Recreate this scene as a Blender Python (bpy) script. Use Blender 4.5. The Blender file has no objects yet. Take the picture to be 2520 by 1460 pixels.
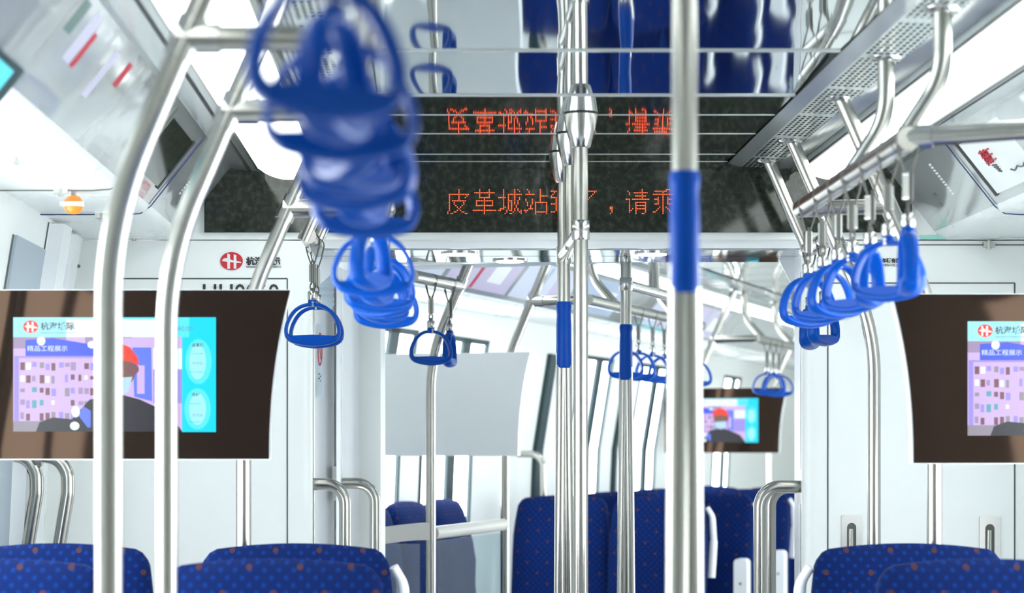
import bpy, bmesh, math, random
from mathutils import Vector, Matrix
random.seed(7)
PI = math.pi
# ------------------------------------------------------------------ camera, world, exposure
SC = bpy.context.scene
COL = SC.collection
CAMH = 1.42                                   # camera height; the h values below are heights above it
FPX = 5600.0
cam_d = bpy.data.cameras.new('camera'); cam = bpy.data.objects.new('camera', cam_d); COL.objects.link(cam)
cam.location = (0, 0, CAMH); cam.rotation_euler = (PI/2, 0, 0)
cam_d.sensor_width = 36; cam_d.lens = 80
cam_d.shift_x = 0.0754; cam_d.shift_y = 0.1496
cam_d.clip_start = 0.05; cam_d.clip_end = 200
cam_d.dof.use_dof = True; cam_d.dof.focus_distance = 6.1; cam_d.dof.aperture_fstop = 4.2
SC.camera = cam
w = bpy.data.worlds.new('world'); SC.world = w; w.use_nodes = True
w.node_tree.nodes['Background'].inputs[0].default_value = (0.93, 0.97, 1.0, 1)
w.node_tree.nodes['Background'].inputs[1].default_value = 4.6
SC.view_settings.view_transform = 'Standard'; SC.view_settings.look = 'None'
SC.view_settings.exposure = 1.38; SC.view_settings.gamma = 1; SC.view_settings.use_curve_mapping = False
LIGHT_E = 1.45

# ------------------------------------------------------------------ materials
def mat(name, col, rough=.5, metal=0, emis=None, es=0, spec=.5, coat=0, aniso=0):
    m = bpy.data.materials.new(name); m.use_nodes = True
    b = m.node_tree.nodes['Principled BSDF']
    b.inputs['Base Color'].default_value = (*col, 1); b.inputs['Roughness'].default_value = rough
    b.inputs['Metallic'].default_value = metal; b.inputs['Specular IOR Level'].default_value = spec
    b.inputs['Coat Weight'].default_value = coat
    if emis: b.inputs['Emission Color'].default_value = (*emis, 1); b.inputs['Emission Strength'].default_value = es
    return m
def noise_rough(m, scale, lo, hi, bump=0, stretch=(1,1,1), bscale=None):
    nt = m.node_tree; b = nt.nodes['Principled BSDF']
    tc = nt.nodes.new('ShaderNodeTexCoord'); mp = nt.nodes.new('ShaderNodeMapping'); mp.inputs['Scale'].default_value = stretch
    n = nt.nodes.new('ShaderNodeTexNoise'); n.inputs['Scale'].default_value = scale; n.inputs['Detail'].default_value = 3
    r = nt.nodes.new('ShaderNodeMapRange'); r.inputs['To Min'].default_value = lo; r.inputs['To Max'].default_value = hi
    nt.links.new(tc.outputs['Object'], mp.inputs[0]); nt.links.new(mp.outputs[0], n.inputs['Vector'])
    nt.links.new(n.outputs[0], r.inputs[0]); nt.links.new(r.outputs[0], b.inputs['Roughness'])
    if bump:
        n2 = n
        if bscale:
            n2 = nt.nodes.new('ShaderNodeTexNoise'); n2.inputs['Scale'].default_value = bscale; n2.inputs['Detail'].default_value = 1
            nt.links.new(mp.outputs[0], n2.inputs['Vector'])
        bp = nt.nodes.new('ShaderNodeBump'); bp.inputs['Strength'].default_value = 1; bp.inputs['Distance'].default_value = bump
        nt.links.new(n2.outputs[0], bp.inputs['Height']); nt.links.new(bp.outputs[0], b.inputs['Normal'])
    return m
M = {}
M['white'] = mat('white_panel', (.90, .925, .905), .32)
M['backgrey'] = mat('rear_wall_grey', (.55, .54, .52), .5)
M['white2'] = mat('white_gloss', (.90, .92, .94), .18)
M['cove'] = noise_rough(mat('cove_paint', (.84, .88, .86), .3), 3, .22, .34)
M['slope'] = noise_rough(mat('cove_gloss', (.60, .63, .63), .1, metal=.55), 2, .05, .13, bump=.002, stretch=(1, 1, .3), bscale=6)
M['mirror'] = noise_rough(mat('ceiling_metal', (.66, .71, .72), .05, metal=1), 1.5, .02, .06, bump=.0012, stretch=(1.0, .12, 1), bscale=9)
M['strip'] = mat('strip_metal', (.62, .66, .66), .16, metal=.7)
M['steel'] = noise_rough(mat('brushed_steel', (.45, .44, .405), .24, metal=1), 40, .2, .27)
M['steel2'] = mat('dull_steel', (.55, .54, .51), .3, metal=1)
M['chrome'] = mat('chrome', (.50, .495, .47), .2, metal=1)
M['wire'] = mat('dark_wire', (.10, .10, .09), .4, metal=.6)
M['blue'] = mat('blue_plastic', (.0005, .060, .36), .28, spec=.15)
M['grip'] = mat('blue_rubber', (.0005, .060, .37), .3, spec=.15)
M['black'] = mat('black_rubber', (.012, .014, .018), .5)
M['seam'] = mat('seam_dark', (.10, .11, .10), .6)
M['seamblue'] = mat('seam_blue', (.02, .04, .16), .4)
M['floor'] = mat('floor_grey', (.5, .51, .53), .35)
M['screenglass'] = noise_rough(mat('screen_glass', (.010, .007, .006), .06, spec=.3), 1.2, .03, .08, bump=.004, stretch=(1, 1, .25), bscale=4)
M['screenglass'].node_tree.nodes['Principled BSDF'].inputs['Specular Tint'].default_value = (1, .62, .42, 1)  # brown of the reflected surroundings put into the specular tint
M['teal'] = mat('pale_teal', (.35, .72, .62), .3)
M['tealframe'] = mat('window_rubber', (.008, .035, .04), .4)
M['grey'] = mat('grey_bellows', (.40, .47, .53), .55)
M['orange'] = mat('orange_lens', (.85, .18, .02), .25, emis=(1, .25, .02), es=.25)
M['red'] = mat('logo_red', (.62, .008, .03), .4)
M['ink'] = mat('ink_black', (.012, .014, .02), .4)
M['inkred'] = mat('ink_red', (.42, .01, .03), .4)
M['paper'] = mat('paper_white', (.80, .83, .82), .2)
M['led'] = mat('led_red', (.8, .05, .01), .4, emis=(1, .085, .02), es=1.25)
M['diffuser'] = mat('light_diffuser', (.85, .87, .9), .35, emis=(.93, 1, .96), es=LIGHT_E)
M['downlight'] = mat('downlight_lens', (.9, .9, .9), .3, emis=(.95, .98, 1), es=4)
M['beige'] = mat('beige_laminate', (.62, .60, .56), .35)
M['seatwhite'] = mat('white_plastic', (.82, .84, .86), .3)
M['seatshell'] = mat('navy_shell', (.01, .02, .09), .45)
def e(name, col, s=.44):
    m = mat(name, (0, 0, 0), .25, emis=col, es=s, spec=.3); M[name] = m; return m
e('e_cyan', (.10, .80, .95)); e('e_cyan2', (.0, .70, .95)); e('e_pale', (.35, .85, .97)); e('e_white', (.80, .93, .97))
e('e_red', (.95, .05, .03)); e('e_lav', (.34, .28, .80)); e('e_blue', (.05, .10, .80)); e('e_blue2', (.12, .20, .90))
e('e_pink', (.62, .46, .80)); e('e_mauve', (.36, .27, .45)); e('e_dark', (.02, .02, .03)); e('e_skin', (.20, .10, .07))
e('e_brown', (.20, .08, .10)); e('e_sky', (.45, .70, .95)); e('e_grey', (.30, .27, .33)); e('e_teal', (.10, .38, .48))
def glass(name, tint, gl=.10):
    m = bpy.data.materials.new(name); m.use_nodes = True; nt = m.node_tree; nt.nodes.clear()
    o = nt.nodes.new('ShaderNodeOutputMaterial'); mx = nt.nodes.new('ShaderNodeMixShader'); t = nt.nodes.new('ShaderNodeBsdfTransparent')
    g = nt.nodes.new('ShaderNodeBsdfGlossy'); g.inputs['Roughness'].default_value = .02; t.inputs[0].default_value = (*tint, 1)
    mx.inputs[0].default_value = gl
    nt.links.new(t.outputs[0], mx.inputs[1]); nt.links.new(g.outputs[0], mx.inputs[2]); nt.links.new(mx.outputs[0], o.inputs[0]); M[name] = m
glass('pane', (.94, .97, .97), .07); glass('partition', (.80, .88, .90), .10)
def fascia():
    m = mat('fascia_glass', (.02, .026, .02), .07, spec=.5); nt = m.node_tree; b = nt.nodes['Principled BSDF']
    tc = nt.nodes.new('ShaderNodeTexCoord'); n = nt.nodes.new('ShaderNodeTexNoise'); n.inputs['Scale'].default_value = 60; n.inputs['Detail'].default_value = 4
    cr = nt.nodes.new('ShaderNodeValToRGB'); cr.color_ramp.elements[0].position = .45; cr.color_ramp.elements[0].color = (.014, .019, .015, 1)
    cr.color_ramp.elements[1].position = .75; cr.color_ramp.elements[1].color = (.05, .058, .04, 1)
    nt.links.new(tc.outputs['Object'], n.inputs['Vector']); nt.links.new(n.outputs[0], cr.inputs[0]); nt.links.new(cr.outputs[0], b.inputs['Base Color'])
    M['fascia'] = m
fascia()
def fabric():
    m = mat('seat_fabric', (.01, .03, .2), .85, spec=.08); nt = m.node_tree; b = nt.nodes['Principled BSDF']; L = nt.links.new
    b.inputs['Sheen Weight'].default_value = .05; b.inputs['Sheen Tint'].default_value = (.4, .5, 1, 1)
    tc = nt.nodes.new('ShaderNodeTexCoord')
    def dots(scale, rad, off, rot):
        mp = nt.nodes.new('ShaderNodeMapping'); mp.inputs['Scale'].default_value = (scale, scale, scale); mp.inputs['Location'].default_value = off
        mp.inputs['Rotation'].default_value = (0, rot, 0)
        L(tc.outputs['Object'], mp.inputs[0])
        sx = nt.nodes.new('ShaderNodeSeparateXYZ'); L(mp.outputs[0], sx.inputs[0]); res = []
        for k in ('X', 'Z'):
            f = nt.nodes.new('ShaderNodeMath'); f.operation = 'FRACT'; L(sx.outputs[k], f.inputs[0])
            s = nt.nodes.new('ShaderNodeMath'); s.operation = 'SUBTRACT'; s.inputs[1].default_value = .5; L(f.outputs[0], s.inputs[0])
            p = nt.nodes.new('ShaderNodeMath'); p.operation = 'MULTIPLY'; L(s.outputs[0], p.inputs[0]); L(s.outputs[0], p.inputs[1]); res.append(p)
        a = nt.nodes.new('ShaderNodeMath'); L(res[0].outputs[0], a.inputs[0]); L(res[1].outputs[0], a.inputs[1])
        c = nt.nodes.new('ShaderNodeMath'); c.operation = 'LESS_THAN'; c.inputs[1].default_value = rad * rad; L(a.outputs[0], c.inputs[0]); return c
    d1 = dots(52, .22, (0, 0, 0), PI/4); d2 = dots(15, .09, (.3, 0, .2), PI/4)
    m1 = nt.nodes.new('ShaderNodeMix'); m1.data_type = 'RGBA'; m1.inputs[6].default_value = (.001, .009, .065, 1); m1.inputs[7].default_value = (.001, .020, .125, 1)
    L(d1.outputs[0], m1.inputs[0])
    m2 = nt.nodes.new('ShaderNodeMix'); m2.data_type = 'RGBA'; m2.inputs[7].default_value = (.05, .022, .028, 1)
    L(d2.outputs[0], m2.inputs[0]); L(m1.outputs[2], m2.inputs[6]); L(m2.outputs[2], b.inputs['Base Color']); M['fabric'] = m
fabric()
def vent():                                   # perforated aluminium strip: holes are the part's own pattern
    m = mat('perforated_metal', (.5, .56, .55), .25, metal=.6); nt = m.node_tree; b = nt.nodes['Principled BSDF']; L = nt.links.new
    tc = nt.nodes.new('ShaderNodeTexCoord'); sx = nt.nodes.new('ShaderNodeSeparateXYZ'); L(tc.outputs['Object'], sx.inputs[0])
    def mt(op, a, bb=None):
        n = nt.nodes.new('ShaderNodeMath'); n.operation = op
        for i, q in enumerate((a, bb)):
            if q is None: continue
            if isinstance(q, (int, float)): n.inputs[i].default_value = q
            else: L(q, n.inputs[i])
        return n.outputs[0]
    fx = mt('FRACT', mt('MULTIPLY', sx.outputs['X'], 78)); fy = mt('FRACT', mt('MULTIPLY', sx.outputs['Y'], 33))
    a = mt('GREATER_THAN', fx, .42); c = mt('GREATER_THAN', fy, .38)
    g = mt('GREATER_THAN', mt('FRACT', mt('MULTIPLY', mt('ADD', sx.outputs['Y'], .15), 2.6)), .10)
    k = mt('MULTIPLY', mt('MULTIPLY', a, c), g)
    mx = nt.nodes.new('ShaderNodeMix'); mx.data_type = 'RGBA'; mx.inputs[6].default_value = (.5, .56, .55, 1); mx.inputs[7].default_value = (.008, .01, .01, 1)
    L(k, mx.inputs[0]); L(mx.outputs[2], b.inputs['Base Color']); L(mt('SUBTRACT', .6, mt('MULTIPLY', k, .6)), b.inputs['Metallic'])
    L(mt('ADD', .25, mt('MULTIPLY', k, .6)), b.inputs['Roughness']); L(mt('SUBTRACT', .5, mt('MULTIPLY', k, .45)), b.inputs['Specular IOR Level'])
    M['vent'] = m
vent()

# ------------------------------------------------------------------ mesh helpers
class MB:
    def __init__(s): s.v = []; s.f = []; s.m = []; s.s = []
    def add(s, vs, fs, mi=0, sm=False):
        o = len(s.v); s.v += [tuple(p) for p in vs]; s.f += [tuple(i + o for i in f) for f in fs]; s.m += [mi] * len(fs); s.s += [sm] * len(fs); return s
    def box(s, a, b, mi=0):
        x0, y0, z0 = a; x1, y1, z1 = b
        return s.add([(x0,y0,z0),(x1,y0,z0),(x1,y1,z0),(x0,y1,z0),(x0,y0,z1),(x1,y0,z1),(x1,y1,z1),(x0,y1,z1)],
                     [(0,3,2,1),(4,5,6,7),(0,1,5,4),(1,2,6,5),(2,3,7,6),(3,0,4,7)], mi)
    def rbox(s, a, b, r, mi=0, axis=1, n=4):          # box with rounded outline in the plane normal to axis
        i, j = [k for k in range(3) if k != axis]; c = []
        for qx, qy, a0 in ((b[i]-r, b[j]-r, 0), (a[i]+r, b[j]-r, PI/2), (a[i]+r, a[j]+r, PI), (b[i]-r, a[j]+r, 1.5*PI)):
            for k in range(n+1):
                t = a0 + PI/2*k/n; c.append((qx + r*math.cos(t), qy + r*math.sin(t)))
        return s.prism(c, a[axis], b[axis], axis, mi)
    def prism(s, c, t0, t1, axis=1, mi=0, sm=False):
        i, j = [k for k in range(3) if k != axis]; vs = []
        for t in (t0, t1):
            for p in c:
                q = [0, 0, 0]; q[axis] = t; q[i] = p[0]; q[j] = p[1]; vs.append(q)
        n = len(c)
        s.add(vs, [(k, (k+1) % n, n+(k+1) % n, n+k) for k in range(n)], mi, sm)
        s.add(vs, [tuple(range(n-1, -1, -1)), tuple(range(n, 2*n))], mi); return s
    def tube(s, pts, r, n=14, mi=0, closed=False, caps=True, rad=None):
        pts = [Vector(p) for p in pts]; N = len(pts); tans = []
        for i in range(N):
            a = pts[i-1] if (i or closed) else pts[i]; b = pts[(i+1) % N] if (i < N-1 or closed) else pts[i]
            tans.append((b-a).normalized())
        up = Vector((0, 0, 1)) if abs(tans[0].z) < .9 else Vector((1, 0, 0))
        u = tans[0].cross(up).normalized(); vs = []
        for i in range(N):
            t = tans[i]; u = (u - t*u.dot(t)).normalized(); v = t.cross(u); rr = rad[i] if rad else r
            for k in range(n):
                a = 2*PI*k/n; vs.append(pts[i] + (u*math.cos(a) + v*math.sin(a))*rr)
        fs = [(i*n+k, i*n+(k+1) % n, ((i+1) % N)*n+(k+1) % n, ((i+1) % N)*n+k) for i in range(N if closed else N-1) for k in range(n)]
        s.add(vs, fs, mi, True)
        if caps and not closed: s.add(vs[:n], [tuple(range(n-1, -1, -1))], mi); s.add(vs[-n:], [tuple(range(n))], mi)
        return s
    def lathe(s, c, prof, n=20, mi=0):                # prof: (radius, z)
        vs = [(c[0]+r*math.cos(2*PI*k/n), c[1]+r*math.sin(2*PI*k/n), c[2]+z) for r, z in prof for k in range(n)]
        s.add(vs, [(i*n+k, i*n+(k+1) % n, (i+1)*n+(k+1) % n, (i+1)*n+k) for i in range(len(prof)-1) for k in range(n)], mi, True)
        s.add(vs[:n], [tuple(range(n-1, -1, -1))], mi); s.add(vs[-n:], [tuple(range(n))], mi); return s
    def sheet(s, prof, t0, t1, mi=0, thick=0, sm=False, seg=1):        # open profile (x,z) extruded along y
        vs = []; n = len(prof)
        for q in range(seg+1):
            t = t0 + (t1-t0)*q/seg; vs += [(x, t, z) for x, z in prof]
        s.add(vs, [(q*n+k, q*n+k+1, (q+1)*n+k+1, (q+1)*n+k) for q in range(seg) for k in range(n-1)], mi, sm); return s
    def mesh(s, name, mats):
        me = bpy.data.meshes.new(name); me.from_pydata(s.v, [], s.f)
        for m_ in (mats if isinstance(mats, (list, tuple)) else [mats]): me.materials.append(M[m_])
        me.polygons.foreach_set('material_index', s.m); me.polygons.foreach_set('use_smooth', s.s); me.update(); return me
def mk(name, data, parent=None, loc=None, rz=0):
    o = bpy.data.objects.new(name, data); COL.objects.link(o)
    if parent is not None: o.parent = parent
    if loc is not None: o.location = loc
    if rz: o.rotation_euler = (0, 0, rz)
    return o
def tag(o, label=None, cat=None, group=None, kind=None):
    if label: o['label'] = label
    if cat: o['category'] = cat
    if group: o['group'] = group
    if kind: o['kind'] = kind
    return o
class Frame:                                   # a carriage: u across, v along, h above camera height
    def __init__(s, ox, oy, a): s.o = Vector((ox, oy, CAMH)); s.a = a; s.m = Matrix.Translation(s.o) @ Matrix.Rotation(-a, 4, 'Z')
    def w(s, u, v, h): return s.m @ Vector((u, v, h))
    def put(s, o, u=0, v=0, h=0, rz=0): o.location = s.w(u, v, h); o.rotation_euler = (0, 0, rz - s.a); return o
F1 = Frame(.338, 0, 0); F2 = Frame(.338, 6.18, math.radians(19.5))
def thing(F, name, label, cat, u=0, v=0, h=0, rz=0, group=None):
    return tag(F.put(mk(name, None), u, v, h, rz), label, cat, group)
def solo(F, name, mb, mats, label, cat, u=0, v=0, h=0, rz=0, group=None):
    return tag(F.put(mk(name, mb.mesh(name, mats)), u, v, h, rz), label, cat, group)
def part(t, name, mb, mats, label=None): return tag(mk(name, mb.mesh(name, mats), t), label)
def struct(F, name, mb, mats): return tag(F.put(mk(name, mb.mesh(name, mats))), kind='structure')
def fillet(pts, r, n=8):
    pts = [Vector(p) for p in pts]; out = [pts[0]]
    for i in range(1, len(pts)-1):
        a, b, c = pts[i-1], pts[i], pts[i+1]; d1 = (a-b).normalized(); d2 = (c-b).normalized(); ang = d1.angle(d2)
        L = min(r/math.tan(ang/2), (a-b).length*.48, (c-b).length*.48); rr = L*math.tan(ang/2)
        cen = b + (d1+d2).normalized()*(rr/math.sin(ang/2)); p0 = b+d1*L; p1 = b+d2*L; v0 = p0-cen; v1 = p1-cen; th = v0.angle(v1)
        for k in range(n+1):
            t = k/n; out.append(cen + (v0*math.sin((1-t)*th) + v1*math.sin(t*th))/math.sin(th))
    return out + [pts[-1]]
def text_mesh(txt, size, mname, align='LEFT', ext=.0004, bold=0, sx=1):
    c = bpy.data.curves.new('lettering', 'FONT'); c.body = txt; c.size = size; c.align_x = align; c.extrude = ext; c.resolution_u = 3
    c.offset = bold
    o = bpy.data.objects.new('lettering', c); COL.objects.link(o); bpy.context.view_layer.update()
    me = bpy.data.meshes.new_from_object(o.evaluated_get(bpy.context.evaluated_depsgraph_get()))
    bpy.data.objects.remove(o); me.transform(Matrix.Diagonal((sx, 1, 1, 1)) ); me.transform(Matrix.Rotation(PI/2, 4, 'X'))
    me.materials.clear(); me.materials.append(M[mname]); return me           # reads in the XZ plane, facing -Y

# ------------------------------------------------------------------ the carriage shell
WP = [(-1.40, -1.42), (-1.42, -.45), (-1.40, 0), (-1.305, .58)]               # side wall profile, left side
def wall_u(h):
    for (a, b), (c, d) in zip(WP, WP[1:]):
        if h <= d: return a + (c-a)*(h-b)/(d-b)
    return -1.305
def shell(F, v0, v1, wins_l, wins_r, names, HT=.47, HB=-.52):
    for sgn, wins, nm in ((1, wins_l, names[0]), (-1, wins_r, names[1])):
        mb = MB()
        def sh(hs, a, b):
            if b - a > 1e-4: mb.sheet([(sgn*wall_u(h), h) for h in hs], a, b)
        sh((-1.42, -.45 if HB > -.45 else HB), v0, v1); sh((HT, .58, 1.05), v0, v1)
        vv = v0
        for a, b in wins: sh((HB, -.45, 0, HT), vv, a); vv = b
        sh((HB, -.45, 0, HT), vv, v1)
        struct(F, nm, mb, 'white')
        for a, b in wins:
            fr = MB(); g = MB(); mid = (a+b)/2
            def bar(y0, y1, h0, h1):
                fr.add([(sgn*(wall_u(h)+d), y, h) for d in (-.008, .006) for (y, h) in ((y0, h0), (y1, h0), (y1, h1), (y0, h1))],
                       [(0,1,2,3),(7,6,5,4),(0,4,5,1),(1,5,6,2),(2,6,7,3),(3,7,4,0)])
            for h0, h1 in ((HB, -.45), (-.45, 0), (0, HT)):
                bar(a, a+.02, h0, h1); bar(b-.02, b, h0, h1); bar(mid, mid+.095, h0, h1)
                g.add([(sgn*(wall_u(h)-.012), y, h) for y, h in ((a, h0), (b, h0), (b, h1), (a, h1))], [(0, 1, 2, 3)])
            bar(a, b, HB, HB+.02); bar(a, b, HT-.02, HT)
            wn = struct(F, 'window_%d' % shell.n, fr, 'tealframe'); shell.n += 1
            part(wn, 'pane', g, 'pane')
    fl = MB(); fl.box((-1.42, v0, -1.47), (1.42, v1, -1.42))
    for sgn, i in ((1, 0), (-1, 1)):
        lo = MB()                              # cove: underside, rounded lip, glossy sloped face, flat strip
        lip = [(-1.045-.018*math.cos(t)*-1, .598-.018*math.cos(t)) for t in (0, .5, 1.0)]
        under = [(-1.31, .58), (-1.07, .58), (-1.052, .583), (-1.043, .59), (-1.037, .60)]
        lo.sheet([(sgn*x, z) for x, z in under], v0, v1, 0, sm=True)
        lo.sheet([(sgn*x, z) for x, z in ((-1.037, .60), (-.908, .763))], v0, v1, 1)
        lo.sheet([(sgn*x, z) for x, z in ((-.908, .763), (-.900, .772), (-.818, .762))], v0, v1, 2)
        lo.sheet([(sgn*x, z) for x, z in ((-.640, .755), (-.640, .80), (-.46, .80))], v0, v1, 2)
        struct(F, names[2+i], lo, ['cove', 'slope', 'strip'])
        sm_ = MB(); sm_.box((sgn*.845-.002, v0, .7605), (sgn*.845+.002, v1, .763)); 
        t = struct(F, names[4+i], sm_, 'black')
    return fl
shell.n = 1
fl = shell(F1, -1.5, 6.26, [(3.0, 4.35), (4.45, 5.12)], [(3.0, 4.35), (4.45, 5.12)],
           ['wall_left', 'wall_right', 'trim_1', 'trim_2', 'trim_3', 'trim_4'], HB=-.9)
struct(F1, 'floor', fl, 'floor')
fl = shell(F2, .62, 12, [(1.92, 2.52), (2.76, 3.42), (4.9, 5.5), (6.1, 6.7), (8.2, 8.7)], [(1.9, 2.9), (4.6, 5.4), (6.4, 7.2)],
           ['wall_left', 'wall_right', 'trim_5', 'trim_6', 'trim_7', 'trim_8'], HB=-.8)
struct(F2, 'floor', fl, 'floor')
gf = MB(); gf.prism([(-.42, 6.26), (1.1, 6.26), (1.1, 6.7), (1.02, 7.0), (-.25, 7.45), (-.42, 6.9)], -.05, -.002, 2)
tag(mk('floor', gf.mesh('floor', 'floor')), kind='structure')
# unseen end walls; rear one added close and grey to darken pole reflections
for F, v, nm in ((F1, -1.5, 'wall_back_added'), (F2, 12, 'wall_end')):
    b = MB(); b.box((-1.5, v-.03, -1.42), (1.5, v+.0, 1.05)); struct(F, nm, b, 'backgrey' if F is F1 else 'white')
# ceiling of the near carriage: flat mirror panels by the bulkhead, then louvred panels
def ceiling(F, flats, tilts, v_lo, v_hi, up):
    mb = MB(); ed = flats
    for a, b in zip(ed, ed[1:]):
        lo_, hi_ = min(a, b), max(a, b)
        mb.add([(-.465, lo_+.004, .79), (.465, lo_+.004, .79), (.465, hi_-.004, .79), (-.465, hi_-.004, .79)], [(0, 1, 2, 3)], 0)
        mb.box((-.465, hi_-.004, .7885), (.465, hi_+.004, .80), 1)
    for ti, (far, near) in enumerate(tilts):
        hh = abs(far-near)*(.022 if ti == 0 else -.006)
        n = 4; vs = []
        for k in range(n+1):
            t = k/n; vs += [(-.465, far+(near-far)*t, .79+hh*t), (.465, far+(near-far)*t, .79+hh*t)]
        mb.add(vs, [(2*k, 2*k+1, 2*k+3, 2*k+2) for k in range(n)], 0)
        mb.add([(-.465, near, .79), (.465, near, .79), (.465, near, .79+hh), (-.465, near, .79+hh)], [(0, 1, 2, 3)], 1)
        mb.box((-.465, far-.006, .787), (.465, far+.006, .793), 1)
    mb.box((-1.5, v_lo, 1.05), (1.5, v_hi, 1.08), 2)
    struct(F, 'ceiling', mb, ['mirror', 'strip', 'white'])
ceiling(F1, [6.24, 6.085, 5.69, 5.37, 5.07], [(5.07-.57*k, 4.50-.57*k) for k in range(12)], -1.5, 6.26, 1)
ceiling(F2, [.62+.4*k for k in range(29)], [], .62, 12, 1)

# lights and vents
def ceiling_light(F, sgn, v0, v1, label):
    t = thing(F, 'ceiling_light', label, 'ceiling light')
    d = MB(); n = 10; prof = []
    for k in range(n+1):
        a = k/n; x = -.812+a*(.812-.652); prof.append((sgn*x, .757-.030*math.sin(PI*a)**.8))
    d.sheet(prof, v0, v1, 0, sm=True)
    for v in (v0, v1): d.add([(x, v, z) for x, z in prof] + [(sgn*-.652, v, .775), (sgn*-.812, v, .775)], [tuple(range(n+3))])
    part(t, 'diffuser', d, 'diffuser', 'frosted white diffuser')
    f = MB()
    for x in (-.815, -.649): f.box((sgn*x-.003, v0, .754), (sgn*x+.003, v1, .78))
    part(t, 'frame', f, 'chrome')
ceiling_light(F1, 1, -1.4, 6.13, 'long frosted strip light on the left of the near carriage ceiling')
ceiling_light(F1, -1, -1.4, 6.13, 'long frosted strip light on the right of the near carriage ceiling')
ceiling_light(F2, 1, .7, 11.9, 'strip light along the left of the far carriage ceiling, seen through the gangway')
ceiling_light(F2, -1, .7, 11.9, 'strip light along the right side of the far carriage ceiling')
def vent_strip(F, sgn, v0, v1, label):
    t = thing(F, 'ceiling_vent', label, 'air vent')
    c = lambda pts: [(sgn*x, z) for x, z in pts]
    a = MB(); a.sheet(c(((-.465, .786), (-.500, .776))), v0, v1); part(t, 'edge_trim', a, 'strip')
    p = MB(); p.sheet(c(((-.500, .776), (-.585, .772))), v0, v1); part(t, 'perforated_grille', p, 'vent', 'grille of small square holes')
    s = MB()
    for k in range(5):
        x = -.585-k*.0105; s.sheet(c(((x, .772), (x-.006, .768), (x-.0105, .776))), v0, v1)
    part(t, 'slatted_trim', s, 'strip')
vent_strip(F1, 1, -1.45, 6.24, 'perforated metal air vent strip left of the mirrored ceiling in the near carriage')
vent_strip(F1, -1, -1.45, 6.24, 'perforated metal air vent strip right of the mirrored ceiling, above the curved hangers')
vent_strip(F2, 1, .7, 11.9, 'air vent strip on the left side of the far carriage ceiling')
vent_strip(F2, -1, .7, 11.9, 'air vent strip on the right side of the far carriage ceiling')

# ------------------------------------------------------------------ bulkhead of the near carriage
BY = 6.26
b = MB()
b.box((-1.5, BY, -1.42), (-.705, BY+.06, .575)); b.box((.705, BY, -1.42), (1.5, BY+.06, .575))
b.box((-1.5, BY-.004, .578), (1.5, BY+.06, .597)); b.box((-1.5, BY, .597), (1.5, BY+.06, 1.05))
for s in (-1, 1):                               # rounded jamb
    b.tube([(s*.705, BY+.03, -1.42), (s*.705, BY+.03, .575)], .03, 16)
struct(F1, 'wall_front', b, 'white')
def U(px, Y=BY): return (px-1070)/FPX*Y - .338
def H(py, Y=BY): return (1107-py)/FPX*Y
g = MB()
def groove(x0, x1, y0, y1, w=1.6):
    a, c = sorted((U(x0), U(x1))); d, q = sorted((H(y0), H(y1))); w_ = w/894
    if a == c: a -= w_; c += w_
    if d == q: d -= w_; q += w_
    g.box((a, BY-.0015, d), (c, BY+.001, q))
for L, R, top in ((247, 707, 686), (2037, 2497, 697)):
    groove(L, R, top, top); groove(L, L, top, 2100); groove(R, R, top, 2100)
groove(205, 748, 588.5, 588.5, 1.2); groove(1998, 2540, 603, 603, 1.2)
struct(F1, 'trim_9', g, 'seam')
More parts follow.
